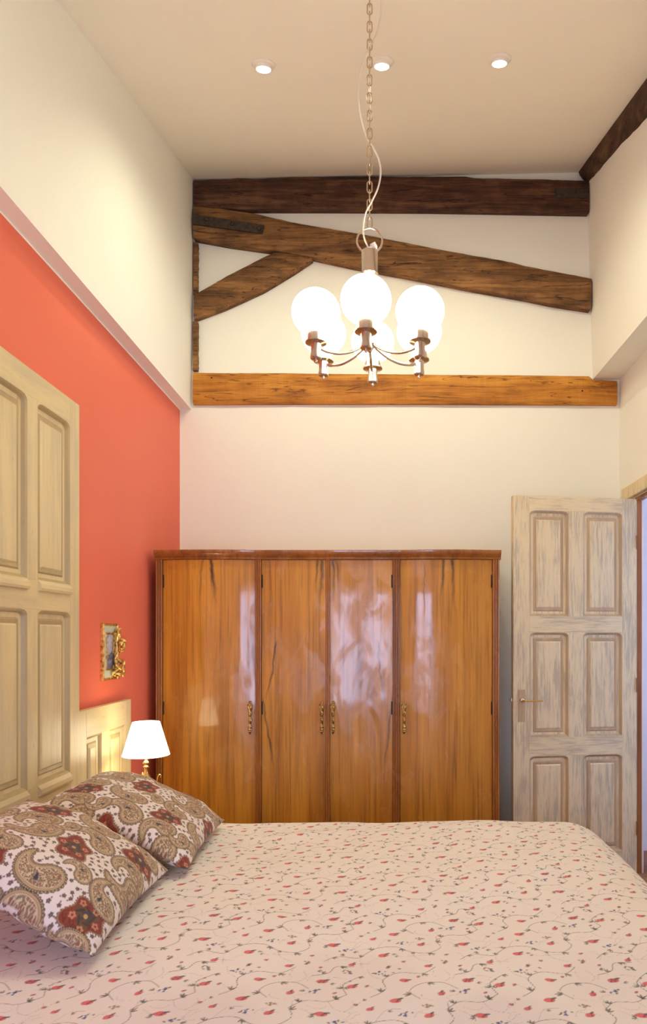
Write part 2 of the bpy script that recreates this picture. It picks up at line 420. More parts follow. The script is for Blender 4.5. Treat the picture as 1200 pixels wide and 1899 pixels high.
# ------------------------------------------------------------------ beams
def beam(name, top, bot, depth, mat, label, cat, n=90, amp=.004, seed=1):
    """front outline given as photo pixels on the back wall; rough hewn solid, 'depth' proud of the wall"""
    rnd = random.Random(seed)
    def interp(line, t):
        u0, u1 = line[0][0], line[-1][0]; u = u0+(u1-u0)*t
        for (a, b), (c, d) in zip(line, line[1:]):
            if u <= c+1e-6: return u, b+(d-b)*(u-a)/max(c-a, 1e-6)
        return line[-1]
    bm = bmesh.new(); rings = []
    ph = [rnd.uniform(0, 6.28) for _ in range(8)]
    for i in range(n+1):
        t = i/n
        ut, vt = interp(top, t); ub, vb = interp(bot, t)
        A = P(ut, vt, YB); B = P(ub, vb, YB)
        def j(k, s=1): return s*amp*(math.sin(t*23+ph[k])*.45+math.sin(t*61+ph[k]*2)*.25+rnd.uniform(-1, 1)*.22)
        m = 7; ring = [bm.verts.new((B.x, YB-.0005, B.z)), ]
        for k in range(m+1):
            s = k/m; edge = min(s, 1-s)
            y = YB-depth+(.010 if edge < .01 else 0)+j(k % 8, .8)
            ring.append(bm.verts.new((B.x+(A.x-B.x)*s, y, B.z+(A.z-B.z)*s+(j(k % 8) if edge < .01 else 0))))
        ring.append(bm.verts.new((A.x, YB-.0005, A.z)))
        rings.append(ring)
    for R0, R1 in zip(rings, rings[1:]):
        for k in range(len(R0)-1): bm.faces.new((R0[k], R0[k+1], R1[k+1], R1[k]))
        bm.faces.new((R0[-1], R0[0], R1[0], R1[-1]))
    bm.faces.new(rings[0]); bm.faces.new(rings[-1][::-1])
    o = from_bm(name, bm, mat, auto=38)
    if label: tag(o, label, cat)
    return o
beam('ceiling_beam', [(363, 343), (430, 341), (445, 339), (480, 341), (540, 337), (700, 336), (860, 336), (885, 339), (960, 340), (1088, 344)],
     [(363, 391), (450, 396), (600, 396), (800, 397), (1088, 402)], .050, M_DARK,
     'nearly black rough timber beam running level just under the ceiling', 'beam', seed=3)
diag = beam('sloping_beam', [(363, 393), (410, 396), (480, 407), (543, 422), (640, 438), (760, 461), (860, 480), (950, 496), (970, 502), (1010, 509), (1092, 525)],
     [(363, 450), (430, 462), (515, 474), (581, 485), (660, 502), (760, 520), (870, 542), (978, 561), (1020, 570), (1091, 581)], .060, M_DIAG,
     'long brown timber beam sloping down to the right across the back wall, with an iron strap', 'beam', seed=5)
beam('brace_beam', [(363, 553), (420, 520), (470, 494), (513, 473), (581, 477)], [(363, 598), (420, 577), (490, 545), (545, 512), (581, 488)], .045, M_DIAG,
     'short diagonal timber brace propping the sloping beam at the left', 'beam', seed=8, n=50)
def post(u0, u1, v0, v1, lab):
    a = P(u0, v1, YB); b = P(u1, v0, YB); bm = bmesh.new()
    n = 24
    rings = []
    for i in range(n+1):
        z = a.z+(b.z-a.z)*i/n; jx = random.uniform(-.002, .002)
        rings.append([bm.verts.new((x, y, z)) for x, y in ((a.x, YB-.0005), (a.x, YB-.03), (b.x+jx, YB-.03+jx), (b.x+jx, YB-.0005))])
    for A, B in zip(rings, rings[1:]):
        for k in range(4): bm.faces.new((A[k], A[(k+1) % 4], B[(k+1) % 4], B[k]))
    bm.faces.new(rings[0]); bm.faces.new(rings[-1][::-1])
    return tag(from_bm('timber_post', bm, M_DIAG), lab, 'post')
post(361, 369, 454, 551, 'sliver of dark timber post in the left corner, above the diagonal brace')
post(360, 369, 600, 690, 'sliver of dark timber post in the left corner, below the diagonal brace')
beam('tie_beam', [(360, 694), (540, 695), (760, 697), (900, 698), (1094, 700), (1096, 707), (1142, 709)], [(360, 752), (560, 751), (760, 751), (1142, 753)], .030, M_HONEY,
     'honey coloured sawn timber beam running level above the wardrobe', 'beam', seed=11, amp=.002)
# iron strap
bm = bmesh.new()
pts = [P(u, v, YB) for u, v in ((364, 429), (490, 446), (494, 431), (364, 411))]
prism(bm, [(p.x, p.z) for p in pts], YB-.074, YB-.0635, 'y')
strap = from_bm('iron_strap', bm, M_IRON, diag); strap['label'] = 'dark iron strap with three bolts'
for (u, v) in ((389, 421), (436, 429), (485, 438)):
    p = P(u, v, YB); bm = bmesh.new()
    lathe(bm, [(0, .012), (.006, .011), (.011, .006), (.013, 0), (0, 0)], n=12, M=Matrix.Translation((p.x, YB-.074, p.z)) @ Matrix.Rotation(math.pi/2, 4, 'X'))
    from_bm('bolt', bm, M_IRON, strap, smooth=True)
# ledge batten on the far right end of the top beam
bm = bmesh.new(); a = P(1026, 378, YB); b = P(1086, 362, YB)
box(bm, a.x, b.x, YB-.0575, YB-.0505, a.z, b.z, .002)
tag(from_bm('iron_plate', bm, M_IRON), 'small dark plate on the right end of the top beam', 'plate')
# rafter along the right corner
bm = bmesh.new(); n = 70; rings = []
rnd = random.Random(4)
for i in range(n+1):
    t = i/n; y = 4.045-t*4.5; g = min(1, (4.058-y)/.9)
    dep = .066+.036*g; bx = 1.158-.004*g
    cs = [(bx, 0), (bx+.006, -dep*.30), (bx+.022, -dep*.62), (bx+.045, -dep*.93), (1.228+.002*g, -dep), (1.238, -.001)]
    r = []
    for k, (x, dz) in enumerate(cs):
        jj = 0 if k in (0, 5) else rnd.uniform(-.0035, .0035)+.004*math.sin(i*.55+k)
        r.append(bm.verts.new((x+jj*.8, y, min(zc(x, y)-.001, zc(x, y)+dz+jj-.002))))
    rings.append(r)
for A, B in zip(rings, rings[1:]):
    for k in range(6): bm.faces.new((A[k], A[(k+1) % 6], B[(k+1) % 6], B[k]))
bm.faces.new(rings[0]); bm.faces.new(rings[-1][::-1])
tag(from_bm('rafter_beam', bm, M_DARKY, auto=60), 'rough dark rafter running along the corner of ceiling and right wall', 'beam')

# ------------------------------------------------------------------ recessed spots
def make_spot():
    root = thing('recessed_spotlight', 'x', 'spotlight')
    bm = bmesh.new()
    lathe(bm, [(.036, -.006), (.046, -.004), (.049, 0), (.049, .003), (.036, .003), (.034, -.003), (.036, -.006)], n=40)
    from_bm('trim_ring', bm, M_WHITE, root, smooth=True)
    bm = bmesh.new()   # tilted eyeball with the lens
    lathe(bm, [(.030, -.016), (.034, -.012), (.0355, -.004), (.0355, .006), (0, .006)], n=32)
    eye = from_bm('eyeball', bm, M_WHITE, root, smooth=True)
    eye.rotation_euler = (math.radians(0), 0, 0)
    bm = bmesh.new(); lathe(bm, [(0, -.017), (.020, -.0165), (.0298, -.0145), (.0298, -.012), (0, -.012)], n=32)
    from_bm('lens', bm, M_LENS, eye, smooth=True)['label'] = 'glowing lens'
    return root
SP = [((488-VX)/K*2.795, 'left one of the three lit recessed ceiling spotlights, left of the chain'),
      ((708-VX)/K*2.795, 'middle one of the three lit recessed ceiling spotlights, beside the chandelier chain'),
      ((927-VX)/K*2.795, 'right one of the three lit recessed ceiling spotlights, nearest the dark rafter')]
sp0 = make_spot()
for i, (x, lab) in enumerate(SP):
    o = sp0 if i == 0 else copy_tree(sp0)
    y = 2.80; o.location = (x, y, zc(x, y)-.002); o.rotation_euler = (math.atan(.3), 0, 0)
    o['label'] = lab; o['group'] = 'recessed ceiling spotlights'
for (x, y) in [(q[0], 2.80) for q in SP]:
    L = bpy.data.lights.new('spot_lamp', 'SPOT'); L.energy = SPOT_W; L.color = SPOT_COL; L.spot_size = math.radians(156); L.spot_blend = .75; L.shadow_soft_size = .022
    lo = bpy.data.objects.new('spot_lamp', L); COL.objects.link(lo); lo.location = (x, y, zc(x, y)-.045); lo.rotation_euler = (math.radians(18), 0, 0)

# ------------------------------------------------------------------ chandelier
CY = 2.0; CZ = H0
cx = (685.5-VX)*CY/K
def zpx(v, y=CY): return H0-(v-VY)*y/K
chand = thing('chandelier', 'six armed nickel chandelier with lit white glass globes hanging on a chain', 'chandelier', (cx, CY, zpx(646)))
zb = zpx(646)
# central hub and column
bm = bmesh.new(); hz = zpx(512)-zb; tz = zpx(466)-zb
lathe(bm, [(0, -.012), (.006, -.011), (.010, -.004), (.014, .002), (.020, .010), (.020, .026), (.010, .032), (.009, hz-.004), (.022, hz-.003), (.0265, hz+.004), (.0245, hz+.010),
           (.0245, tz-.002), (.022, tz), (0, tz)], n=40)
from_bm('column', bm, M_NICKEL, chand, auto=35)
bm = bmesh.new(); rr = 23.5*CY/K; rc = zpx(446.5)-zb
tube(bm, [(rr*math.cos(a), 0, rc+rr*math.sin(a)) for a in [2*math.pi*k/48 for k in range(48)]], .0030, 10, True)
from_bm('hook_ring', bm, M_NICKEL, chand, smooth=True)
bm = bmesh.new(); box(bm, -.008, .010, -.008, .008, -.006, .010, .002); box(bm, -.012, -.008, -.005, .005, -.004, .006); 
tb = from_bm('terminal_block', bm, M_WHITE, chand); tb.location = (.012, 0, tz+.012); tb.rotation_euler = (0, math.radians(-28), 0)
# chain
bm = bmesh.new()
pitch = 16.35*CY/K; z = rc+rr+.0035; i = 0; ztop = zc(cx, CY)-zb-.03
hl, hw_, wr = .0165, .0070, .0020
def link(bm, zc_, rot):
    pts = []
    for k in range(8): a = math.pi*k/7; pts.append((hw_*math.cos(a), hl-hw_+hw_*math.sin(a)))
    for k in range(8): a = math.pi+math.pi*k/7; pts.append((hw_*math.cos(a), -hl+hw_+hw_*math.sin(a)))
    q = [(x, 0, zc_+zz) if rot else (0, x, zc_+zz) for x, zz in pts]
    tube(bm, q, wr, 8, True)
z += hl-.004
while z < ztop:
    link(bm, z, i % 2 == 0); z += pitch*1.62 if False else 2*(hl-wr)-.0026; i += 1
from_bm('chain', bm, M_CHAIN, chand, smooth=True)
bm = bmesh.new(); zt = zc(cx, CY)-zb
lathe(bm, [(0, -.05), (.010, -.048), (.03, -.04), (.05, -.015), (.052, .003), (0, .003)], c=(0, 0, zt-.002), n=32)
from_bm('ceiling_rose', bm, M_WHITE, chand, smooth=True)
cord = [(706, -30, 0), (707, 10, .01), (700, 50, .012), (689, 82, -.0), (675, 115, -.012), (666, 160, -.014), (667, 205, -.008), (678, 245, .008), (692, 268, .012), (703, 292, .012), (706, 320, .005), (701, 352, -.008), (689, 380, -.012), (678, 400, -.008), (674, 425, -.004), (676, 445, -.008), (683, 461, -.006), (686, 468, 0)]
pts = [((u-VX)*CY/K-cx, dy, zpx(v)-zb) for u, v, dy in cord]
top = [(.0, .02, zt-.04), (.02, .015, zt-.14), (-.03, -.01, zt-.26), (-.005, .012, zt-.40)]
top = [p for p in top if p[2] > pts[0][2]+.04]
bm = bmesh.new(); tube(bm, smooth_path(top+pts, 8), .0026, 8)
from_bm('power_cord', bm, M_CORD, chand, smooth=True)
# arms, cups and globes
R = .171; ang0 = math.radians(-90-2)
def globe_profile():
    out = [(0, -.0)]
    out = []
    a, b = .0690, .0640
    for k in range(3, 33):
        th = math.pi*k/32
        out.append((a*math.sin(th), -b*math.cos(th)))
    out[-1] = (0, b)
    return [(0, out[0][1])]+out
for k in range(6):
    a = ang0+k*math.pi/3; dx, dy = math.cos(a), math.sin(a)
    arm = bpy.data.objects.new('arm', None)
    bm = bmesh.new()
    tz_ = .105*dy*R-.014
    prof = [(.012, .012), (.030, .000), (.060, -.014), (.100, -.022), (.140, -.018), (R-.012, -.010)]
    tube(bm, smooth_path([(dx*r, dy*r, zz+tz_*(r/R)) for r, zz in prof], 8), .0042, 10)
    arm = from_bm('arm', bm, M_NICKEL, chand, smooth=True)
    bm = bmesh.new(); c0 = (dx*R, dy*R, tz_)
    body = [(0, -.054), (.003, -.053), (.0045, -.049), (.004, -.044), (.014, -.043), (.0165, -.040), (.0165, -.036), (.0145, -.024), (.0145, -.010), (.0155, -.001), (.024, .001), (.0310, .0025), (.0310, .0055), (.0245, .0065), (.0245, .0335), (.0228, .0340), (.0228, .026), (0, .026)]
    lathe(bm, body, c=c0, n=36)
    from_bm('lamp_cup', bm, M_NICKEL, arm, auto=35)
    bm = bmesh.new(); lathe(bm, globe_profile(), c=(c0[0], c0[1], c0[2]+.0895), n=40)
    from_bm('globe', bm, M_GLOBE, arm, smooth=True)['label'] = 'lit white glass globe'

# ------------------------------------------------------------------ panelled door leaves
def ring(x0, x1, z0, z1, r, y, na=6, rb=0):
    pts = [(x0, y, z0), (x1, y, z0)]
    for k in range(na+1):
        a = math.pi/2*k/na; pts.append((x1-r+r*math.cos(a), y, z1-r*.55+r*.55*math.sin(a)))
    for k in range(na+1):
        a = math.pi/2+math.pi/2*k/na; pts.append((x0+r+r*math.cos(a), y, z1-r*.55+r*.55*math.sin(a)))
    return pts
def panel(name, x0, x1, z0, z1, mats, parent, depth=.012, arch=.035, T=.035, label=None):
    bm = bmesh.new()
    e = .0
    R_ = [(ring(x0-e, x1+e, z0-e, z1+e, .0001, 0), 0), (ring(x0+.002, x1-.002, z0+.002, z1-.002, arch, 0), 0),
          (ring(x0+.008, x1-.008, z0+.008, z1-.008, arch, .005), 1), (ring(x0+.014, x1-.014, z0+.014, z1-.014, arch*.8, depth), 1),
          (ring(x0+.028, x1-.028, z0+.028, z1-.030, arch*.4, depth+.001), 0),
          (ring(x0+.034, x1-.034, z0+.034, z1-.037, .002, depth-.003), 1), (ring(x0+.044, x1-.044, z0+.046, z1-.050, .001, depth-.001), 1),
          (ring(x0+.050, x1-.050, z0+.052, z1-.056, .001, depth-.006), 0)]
    prev = None
    for pts, mi in R_:
        cur = [bm.verts.new(p) for p in pts]
        if prev:
            n = len(cur)
            for k in range(n):
                f = bm.faces.new((prev[k], prev[(k+1) % n], cur[(k+1) % n], cur[k])); f.material_index = mi
        prev = cur
    bm.faces.new(prev)
    # solid back
    fr = [v for v in bm.verts][:len(R_[0][0])]
    bk = [bm.verts.new((v.co.x, T, v.co.z)) for v in fr]; n = len(fr)
    for k in range(n): bm.faces.new((fr[k], bk[k], bk[(k+1) % n], fr[(k+1) % n]))
    bm.faces.new(bk[::-1])
    bmesh.ops.remove_doubles(bm, verts=bm.verts[:], dist=.00012)
    o = from_bm(name, bm, mats, parent)
    if label: o['label'] = label
    return o
def leaf(root, W, xs, rows, ztop, zbot, mats, matsH, groove, T=.038, arch=.035, sill=False, depth=.012):
    """xs: x limits of panel columns [(x0,x1),...]; rows: z limits; front face is y=0, facing -y"""
    def part(name, x0, x1, z0, z1, m):
        bm = bmesh.new(); box(bm, x0, x1, 0, T, z0, z1, .0015); from_bm(name, bm, m, root)
    part('stile', 0, xs[0][0], zbot, ztop, mats); part('stile', xs[-1][1], W, zbot, ztop, mats)
    ed = [zbot]+[z for r in rows[::-1] for z in r]+[ztop]
    for a, b in zip(ed[0::2], ed[1::2]): part('rail', xs[0][0], xs[-1][1], a, b, matsH)
    for (a, b) in rows:
        for c, d in zip(xs, xs[1:]): part('mullion', c[1], d[0], a, b, mats)
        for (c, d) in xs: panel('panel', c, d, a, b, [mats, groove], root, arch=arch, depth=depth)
        if sill:
            for (c, d) in xs:
                bm = bmesh.new(); prism(bm, [(-.010, a-.034), (-.013, a-.026), (-.011, a-.012), (-.003, a-.003), (0, a+.001), (-.0002, a-.036)], c+.004, d-.004, 'x')
                from_bm('moulding', bm, matsH, root)
# headboard: tall old door against the salmon wall (local x runs along +y of the room... front faces +x)
hb = thing('headboard_door', 'tall old cream painted panelled door standing as headboard against the salmon wall', 'door', (-1.192, 1.935, 0), math.pi/2)
hb['label'] = 'tall cream painted old panelled door standing behind the pillows as a headboard'
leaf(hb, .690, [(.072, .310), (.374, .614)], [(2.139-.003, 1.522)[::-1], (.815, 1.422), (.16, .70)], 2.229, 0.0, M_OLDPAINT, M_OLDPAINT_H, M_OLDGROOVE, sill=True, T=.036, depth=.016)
for z in (2.06, 1.46):
    bm = bmesh.new(); box(bm, 0, .010, 0, .02, -.035, .035, .002); h = from_bm('hinge', bm, M_OLDGROOVE, hb); h.location = (.6905, .006, z)
hs = thing('headboard_panel', 'low cream painted wooden panel against the salmon wall beside the table lamp', 'panel', (-1.200, 2.630, 0), math.pi/2)
leaf(hs, .548, [(.075, .222), (.300, .475)], [(.16, .925)], 1.034, 0.0, M_OLDPAINT, M_OLDPAINT_H, M_OLDGROOVE, T=.030, arch=.004)
# open room door on the right
th = math.atan2(.10, .711)
dr = thing('door', 'open six panelled door with limed grey wood finish, right of the wardrobe', 'door', (.697, 3.676, .006), th)
dr.name = 'room_door'
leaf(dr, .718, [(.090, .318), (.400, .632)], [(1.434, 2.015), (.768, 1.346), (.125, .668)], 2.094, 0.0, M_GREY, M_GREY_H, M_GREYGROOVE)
hx = (968-952)/340; hzz = 1.33-120/338
bm = bmesh.new(); box(bm, .028, .067, -.0035, .0, 1.33-161/340, 1.33-101/340, .0012)
pt = from_bm('lock_plate', bm, M_GREYGROOVE, dr); pt['label'] = 'narrow painted lock plate'
bm = bmesh.new()
MY = Matrix.Translation((hx, -.0035, hzz)) @ Matrix.Rotation(math.pi/2, 4, 'X')
lathe(bm, [(0, .014), (.006, .014), (.0105, .012), (.0125, .007), (.0125, 0), (0, 0)], n=24, M=MY)
rose = from_bm('rose', bm, M_CHROME, pt, smooth=True)
bm = bmesh.new(); tube(bm, smooth_path([(hx, -.015, hzz), (hx, -.042, hzz), (hx+.012, -.050, hzz), (hx+.05, -.050, hzz), (hx+.105, -.048, hzz-.001)], 6), [.0055]*6+[.0045]*19, 10)
from_bm('lever_handle', bm, M_BRASS, pt, smooth=True)
bm = bmesh.new(); box(bm, -.011, .0, .012, .026, hzz-.010, hzz+.010, .002); from_bm('latch', bm, M_CHROME, dr)
for z in (.25, 1.05, 1.85):
    bm = bmesh.new(); lathe(bm, [(0, -.04), (.003, -.039), (.0035, -.035), (.0035, .035), (.003, .039), (0, .04)], n=12); h = from_bm('hinge', bm, M_JAMB, dr, smooth=True); h.location = (.7175, -.004, z)

# ------------------------------------------------------------------ wardrobe
WY = 3.50; WS = K/WY
def wx(u): return (u-VX)/WS
wz = lambda v: H0-(v-VY)/WS
X0, X1 = wx(290), wx(925)
ward = thing('wardrobe', 'four door glossy walnut wardrobe with bowed outer doors against the back wall', 'wardrobe', (0, 0, 0))
ZT = wz(1038)
bw = []   # plan of the front: bow of the outer sections
D = [(wx(302), wx(473)), (wx(485), wx(604)), (wx(612), wx(728)), (wx(742), wx(913))]
def bow(x):
    for (a, b), s in ((D[0], .022), (D[3], .022)):
        if a <= x <= b:
            t = (x-a)/(b-a)*2-1; return -s*(1-t*t)
    return 0
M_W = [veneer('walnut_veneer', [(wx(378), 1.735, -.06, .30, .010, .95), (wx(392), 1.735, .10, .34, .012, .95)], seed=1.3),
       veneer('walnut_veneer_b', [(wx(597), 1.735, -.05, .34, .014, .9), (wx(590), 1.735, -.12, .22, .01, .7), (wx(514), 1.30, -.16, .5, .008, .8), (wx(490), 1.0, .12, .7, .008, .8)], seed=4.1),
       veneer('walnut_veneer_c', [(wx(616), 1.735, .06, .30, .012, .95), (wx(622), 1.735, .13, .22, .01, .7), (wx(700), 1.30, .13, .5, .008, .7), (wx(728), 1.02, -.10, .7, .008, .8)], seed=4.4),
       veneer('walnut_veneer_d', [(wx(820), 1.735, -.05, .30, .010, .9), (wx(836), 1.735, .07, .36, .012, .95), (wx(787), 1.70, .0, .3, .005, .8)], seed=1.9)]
M_WF = veneer('walnut_frame', c0=(.18, .056, .008), c1=(.34, .115, .016), c2=(.46, .17, .026), seed=7.7)
# carcass
bm = bmesh.new()
box(bm, X0+.004, X1-.004, WY+.03, YB-.008, .07, ZT+.010)
box(bm, X0+.02, X1-.02, WY+.05, YB-.03, 0, .07)
from_bm('carcass', bm, M_WF, ward)
# plinth
bm = bmesh.new(); box(bm, X0, X1, WY-.004, WY+.03, 0, .07, .003); from_bm('plinth', bm, M_WF, ward)
# stiles between the doors, fluted
def stile(u0, u1, name='pilaster'):
    a, b = wx(u0), wx(u1); w_ = b-a; bm = bmesh.new()
    n = 3 if w_ > .025 else 2
    pts = [(a, WY+.03), (a, WY-.004)]
    for k in range(n):
        c = a+w_*(k+.5)/n; rr_ = w_/n/2*.86
        for q_ in range(9):
            t = math.pi-math.pi*q_/8; pts.append((c+rr_*math.cos(t), WY-.004-rr_*math.sin(t)))
    pts += [(b, WY-.004), (b, WY+.03)]
    prism(bm, pts, .07, ZT, 'z'); from_bm(name, bm, M_WF, ward, auto=50)
stile(289, 301.6); stile(473.4, 484.6); stile(604.3, 611.7, 'centre_post'); stile(728.4, 741.6); stile(913.4, 926)
# cornice following the bow
bm = bmesh.new()
prof = [(.03, 0), (-.006, 0), (-.010, .004), (-.010, .009), (-.006, .012), (-.012, .020), (-.020, .028), (-.022, .034), (-.024, .041), (-.024, .047), (-.016, .049), (.03, .049)]
xs = sorted(set([X0-.008, X1+.010]+[X0+(X1-X0)*k/120 for k in range(121)]+[d for dd in D for d in dd]))
rings = []
for x in xs:
    rings.append([bm.verts.new((x, WY+bow(x)*1.0+dy, ZT+dz)) for dy, dz in prof])
for A, B in zip(rings, rings[1:]):
    for k in range(len(prof)): bm.faces.new((A[k], A[(k+1) % len(prof)], B[(k+1) % len(prof)], B[k]))
bm.faces.new(rings[0]); bm.faces.new(rings[-1][::-1])
box(bm, X0-.008, X1+.010, WY+.031, YB-.006, ZT+.010, ZT+.049)
from_bm('cornice', bm, M_WF, ward, auto=40)
# handles
def handle(parent, x, y):
    bm = bmesh.new()
    z0 = wz(1361); Hh = (1361-1300)/WS
    prof = [(0, 0), (.003, .002), (.0035, .008), (.008, .012), (.0085, .016), (.006, .019), (.0095, .023), (.0095, .027), (.006, .031), (.010, .036), (.010, .040), (.005, .046),
            (.0045, .056), (.0075, .064), (.0085, .072), (.006, .082), (.0045, .092), (.0075, .100), (.0095, .108), (.0095, .114), (.006, .122), (.009, .130), (.0115, .140), (.011, .150), (.006, .158), (.008, .163), (.007, .170), (0, .174)]
    s = Hh/.174
    lathe(bm, [(r, z_*s) for r, z_ in prof], n=20, sy=.75, wob=lambda a, z_: 1+.18*math.cos(5*a)*(1 if z_ > .11*s else .3))
    for k in range(7):   # rosette leaves at the top
        a = math.pi*2*k/7; blob(bm, (.011*math.cos(a), -.004, .150*s+.011*math.sin(a)), (.0042, .004, .0042), sub=1)
    for zz in (.03, .14): blob(bm, (0, .012, zz*s), (.004, .012, .004), sub=1)
    o = from_bm('handle', bm, M_ABRASS, parent, smooth=True); o.location = (x, y-.020, z0)
    o['label'] = 'ornate aged brass pull'
for i, (a, b) in enumerate(D):
    bm = bmesh.new(); n = 32; top_ = ZT-.001; bo = .074
    A = []; 
    g = .0008
    a_, b_ = a+g, b-g
    col = []
    for k in range(n+1):
        x = a_+(b_-a_)*k/n; yf = WY+bow(x)+(.004 if 0 < 1 else 0)
        col.append([bm.verts.new((x, yf, bo)), bm.verts.new((x, yf, top_)), bm.verts.new((x, WY+.029, top_)), bm.verts.new((x, WY+.029, bo))])
    for p_, q_ in zip(col, col[1:]):
        for k in range(4): bm.faces.new((p_[k], p_[(k+1) % 4], q_[(k+1) % 4], q_[k]))
    bm.faces.new(col[0]); bm.faces.new(col[-1][::-1])
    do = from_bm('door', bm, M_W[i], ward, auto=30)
    hu = (465, 597, 618, 749)[i]; handle(do, wx(hu), WY+bow(wx(hu))+.004)
    hxp = (a+.004, a+.004, b-.004, b-.004)[i]
    for z_ in (wz(1078), wz(1313)):
        bm = bmesh.new(); lathe(bm, [(0, -.034), (.0025, -.034), (.003, -.03), (.003, .03), (.0025, .034), (0, .034)], n=10)
        h = from_bm('hinge', bm, M_IRON, do, smooth=True); h.location = (hxp, WY+bow(hxp)+.003, z_)

# ------------------------------------------------------------------ nightstand and lamp
ns = thing('nightstand', 'small wooden nightstand between bed and wardrobe, under the table lamp', 'nightstand', (-1.065, 2.975, 0))
bm = bmesh.new(); box(bm, -.115, .105, -.14, .14, .545, .565, .004); from_bm('top', bm, M_WF, ns)
bm = bmesh.new(); box(bm, -.105, .095, -.13, .13, .40, .545, .002); from_bm('body', bm, M_WF, ns)
bm = bmesh.new(); box(bm, .095, .103, -.115, .115, .42, .53, .002); dw = from_bm('drawer', bm, M_WF, ns)
bm = bmesh.new(); blob(bm, (.114, 0, .475), (.012, .012, .012)); from_bm('knob', bm, M_BRASS, dw, smooth=True)
for sx in (-.09, .08):
    for sy in (-.115, .115):
        bm = bmesh.new(); lathe(bm, [(0, 0), (.009, 0), (.012, .1), (.016, .38), (.016, .40), (0, .40)], n=16); l_ = from_bm('leg', bm, M_WF, ns, smooth=True); l_.location = (sx, sy, 0)
LY = 2.96; LX = (271-VX)*LY/K; lz = lambda v: H0-(v-VY)*LY/K
lamp = thing('table_lamp', 'lit white shaded table lamp with brass stem on the nightstand', 'lamp', (LX, LY, .565))
z0 = .565
pr = [(0, 0), (.045, 0), (.048, .004), (.044, .012), (.030, .018), (.016, .026), (.012, .040), (.016, lz(1446)-z0-.006), (.0195, lz(1444)-z0), (.017, lz(1440)-z0), (.009, lz(1434)-z0), (.0075, lz(1430)-z0), (.0075, lz(1426)-z0),
      (.009, lz(1424)-z0), (.0145, lz(1422)-z0), (.009, lz(1420)-z0), (.0075, lz(1418)-z0), (.009, lz(1417)-z0), (.016, lz(1414.5)-z0), (.010, lz(1412)-z0), (.0075, lz(1409)-z0), (.0085, lz(1400)-z0), (.011, lz(1392)-z0), (.013, lz(1380)-z0), (0, lz(1379)-z0)]
bm = bmesh.new(); lathe(bm, pr, n=28); from_bm('stem', bm, M_BRASS, lamp, smooth=True)
for k in range(3):
    a = math.radians(5+k*120); bm = bmesh.new()
    q_ = [(.012, -.075), (.028, -.070), (.044, -.040), (.050, -.012), (.057, .000), (.064, -.004), (.062, -.014)]
    tube(bm, smooth_path([(r*math.cos(a), r*math.sin(a), lz(1437)-z0+zz) for r, zz in q_], 5), .0026, 8)
    from_bm('scroll', bm, M_BRASS, lamp, smooth=True)
def shade_mat():
    t = NT('lit_lamp_shade', .8); t.color((.9, .85, .72))
    t.b.inputs['Emission Color'].default_value = (1, .88, .60, 1); t.b.inputs['Emission Strength'].default_value = SHADE
    return t.m
bm = bmesh.new(); zt_, zb_ = lz(1339)-z0, lz(1400)-z0; rt, rb = 24.5*LY/K, 42.3*LY/K
lathe(bm, [(rt, zt_), (rb, zb_), (rb-.0015, zb_), (rt-.0015, zt_), (rt, zt_)], n=48)
from_bm('lamp_shade', bm, shade_mat(), lamp, smooth=True)['label'] = 'lit white fabric shade'
bm = bmesh.new(); blob(bm, (0, 0, lz(1378)-z0+.03), (.020, .020, .028)); from_bm('bulb', bm, emit('lit_bulb', LAMP_COL, 30), lamp, smooth=True)
bm = bmesh.new()
for k in range(3): a = k*2*math.pi/3; tube(bm, [(.0, 0, zt_-.012), (rt*.97*math.cos(a), rt*.97*math.sin(a), zt_-.003)], .0012, 6)
from_bm('shade_carrier', bm, M_BRASS, lamp)
L = bpy.data.lights.new('table_lamp_bulb', 'POINT'); L.energy = LAMP_W; L.color = LAMP_COL; L.shadow_soft_size = .025
lo = bpy.data.objects.new('table_lamp_bulb', L); COL.objects.link(lo); lo.location = (LX, LY, lz(1368)+.0); 

# ------------------------------------------------------------------ framed picture
pf = thing('picture_frame', 'small picture in pale green and gold frame with gilded ornament on salmon wall', 'picture', (XL+.0005, 2.922, 1.262), math.pi/2)
# local: x along wall (away from camera), y negative = out from the wall
W_, HH = .162, .252
bm = bmesh.new()
def rect_ring(bm, x0, x1, z0, z1, y, prev=None, mi=0):
    cur = [bm.verts.new(p) for p in ((x0, y, z0), (x1, y, z0), (x1, y, z1), (x0, y, z1))]
    if prev:
        for k in range(4): bm.faces.new((prev[k], prev[(k+1) % 4], cur[(k+1) % 4], cur[k])).material_index = mi
    return cur
z_0 = 1.262*0
r0 = rect_ring(bm, 0, W_, -HH/2, HH/2, 0)
bm.faces.new(r0[::-1])
r1 = rect_ring(bm, 0, W_, -HH/2, HH/2, -.011, r0, 1)
r2 = rect_ring(bm, .006, W_-.006, -HH/2+.006, HH/2-.006, -.016, r1, 1)
r3 = rect_ring(bm, .012, W_-.012, -HH/2+.012, HH/2-.012, -.013, r2, 1)
r4 = rect_ring(bm, .034, W_-.034, -HH/2+.042, HH/2-.040, -.009, r3, 0)
r5 = rect_ring(bm, .037, W_-.037, -HH/2+.045, HH/2-.043, -.013, r4, 1)
r6 = rect_ring(bm, .043, W_-.043, -HH/2+.052, HH/2-.050, -.006, r5, 1)
bm.faces.new(r6)
M_MINT = plain('pale_green_frame', (.58, .62, .48), .45)
from_bm('frame', bm, [M_MINT, M_GILT], pf)
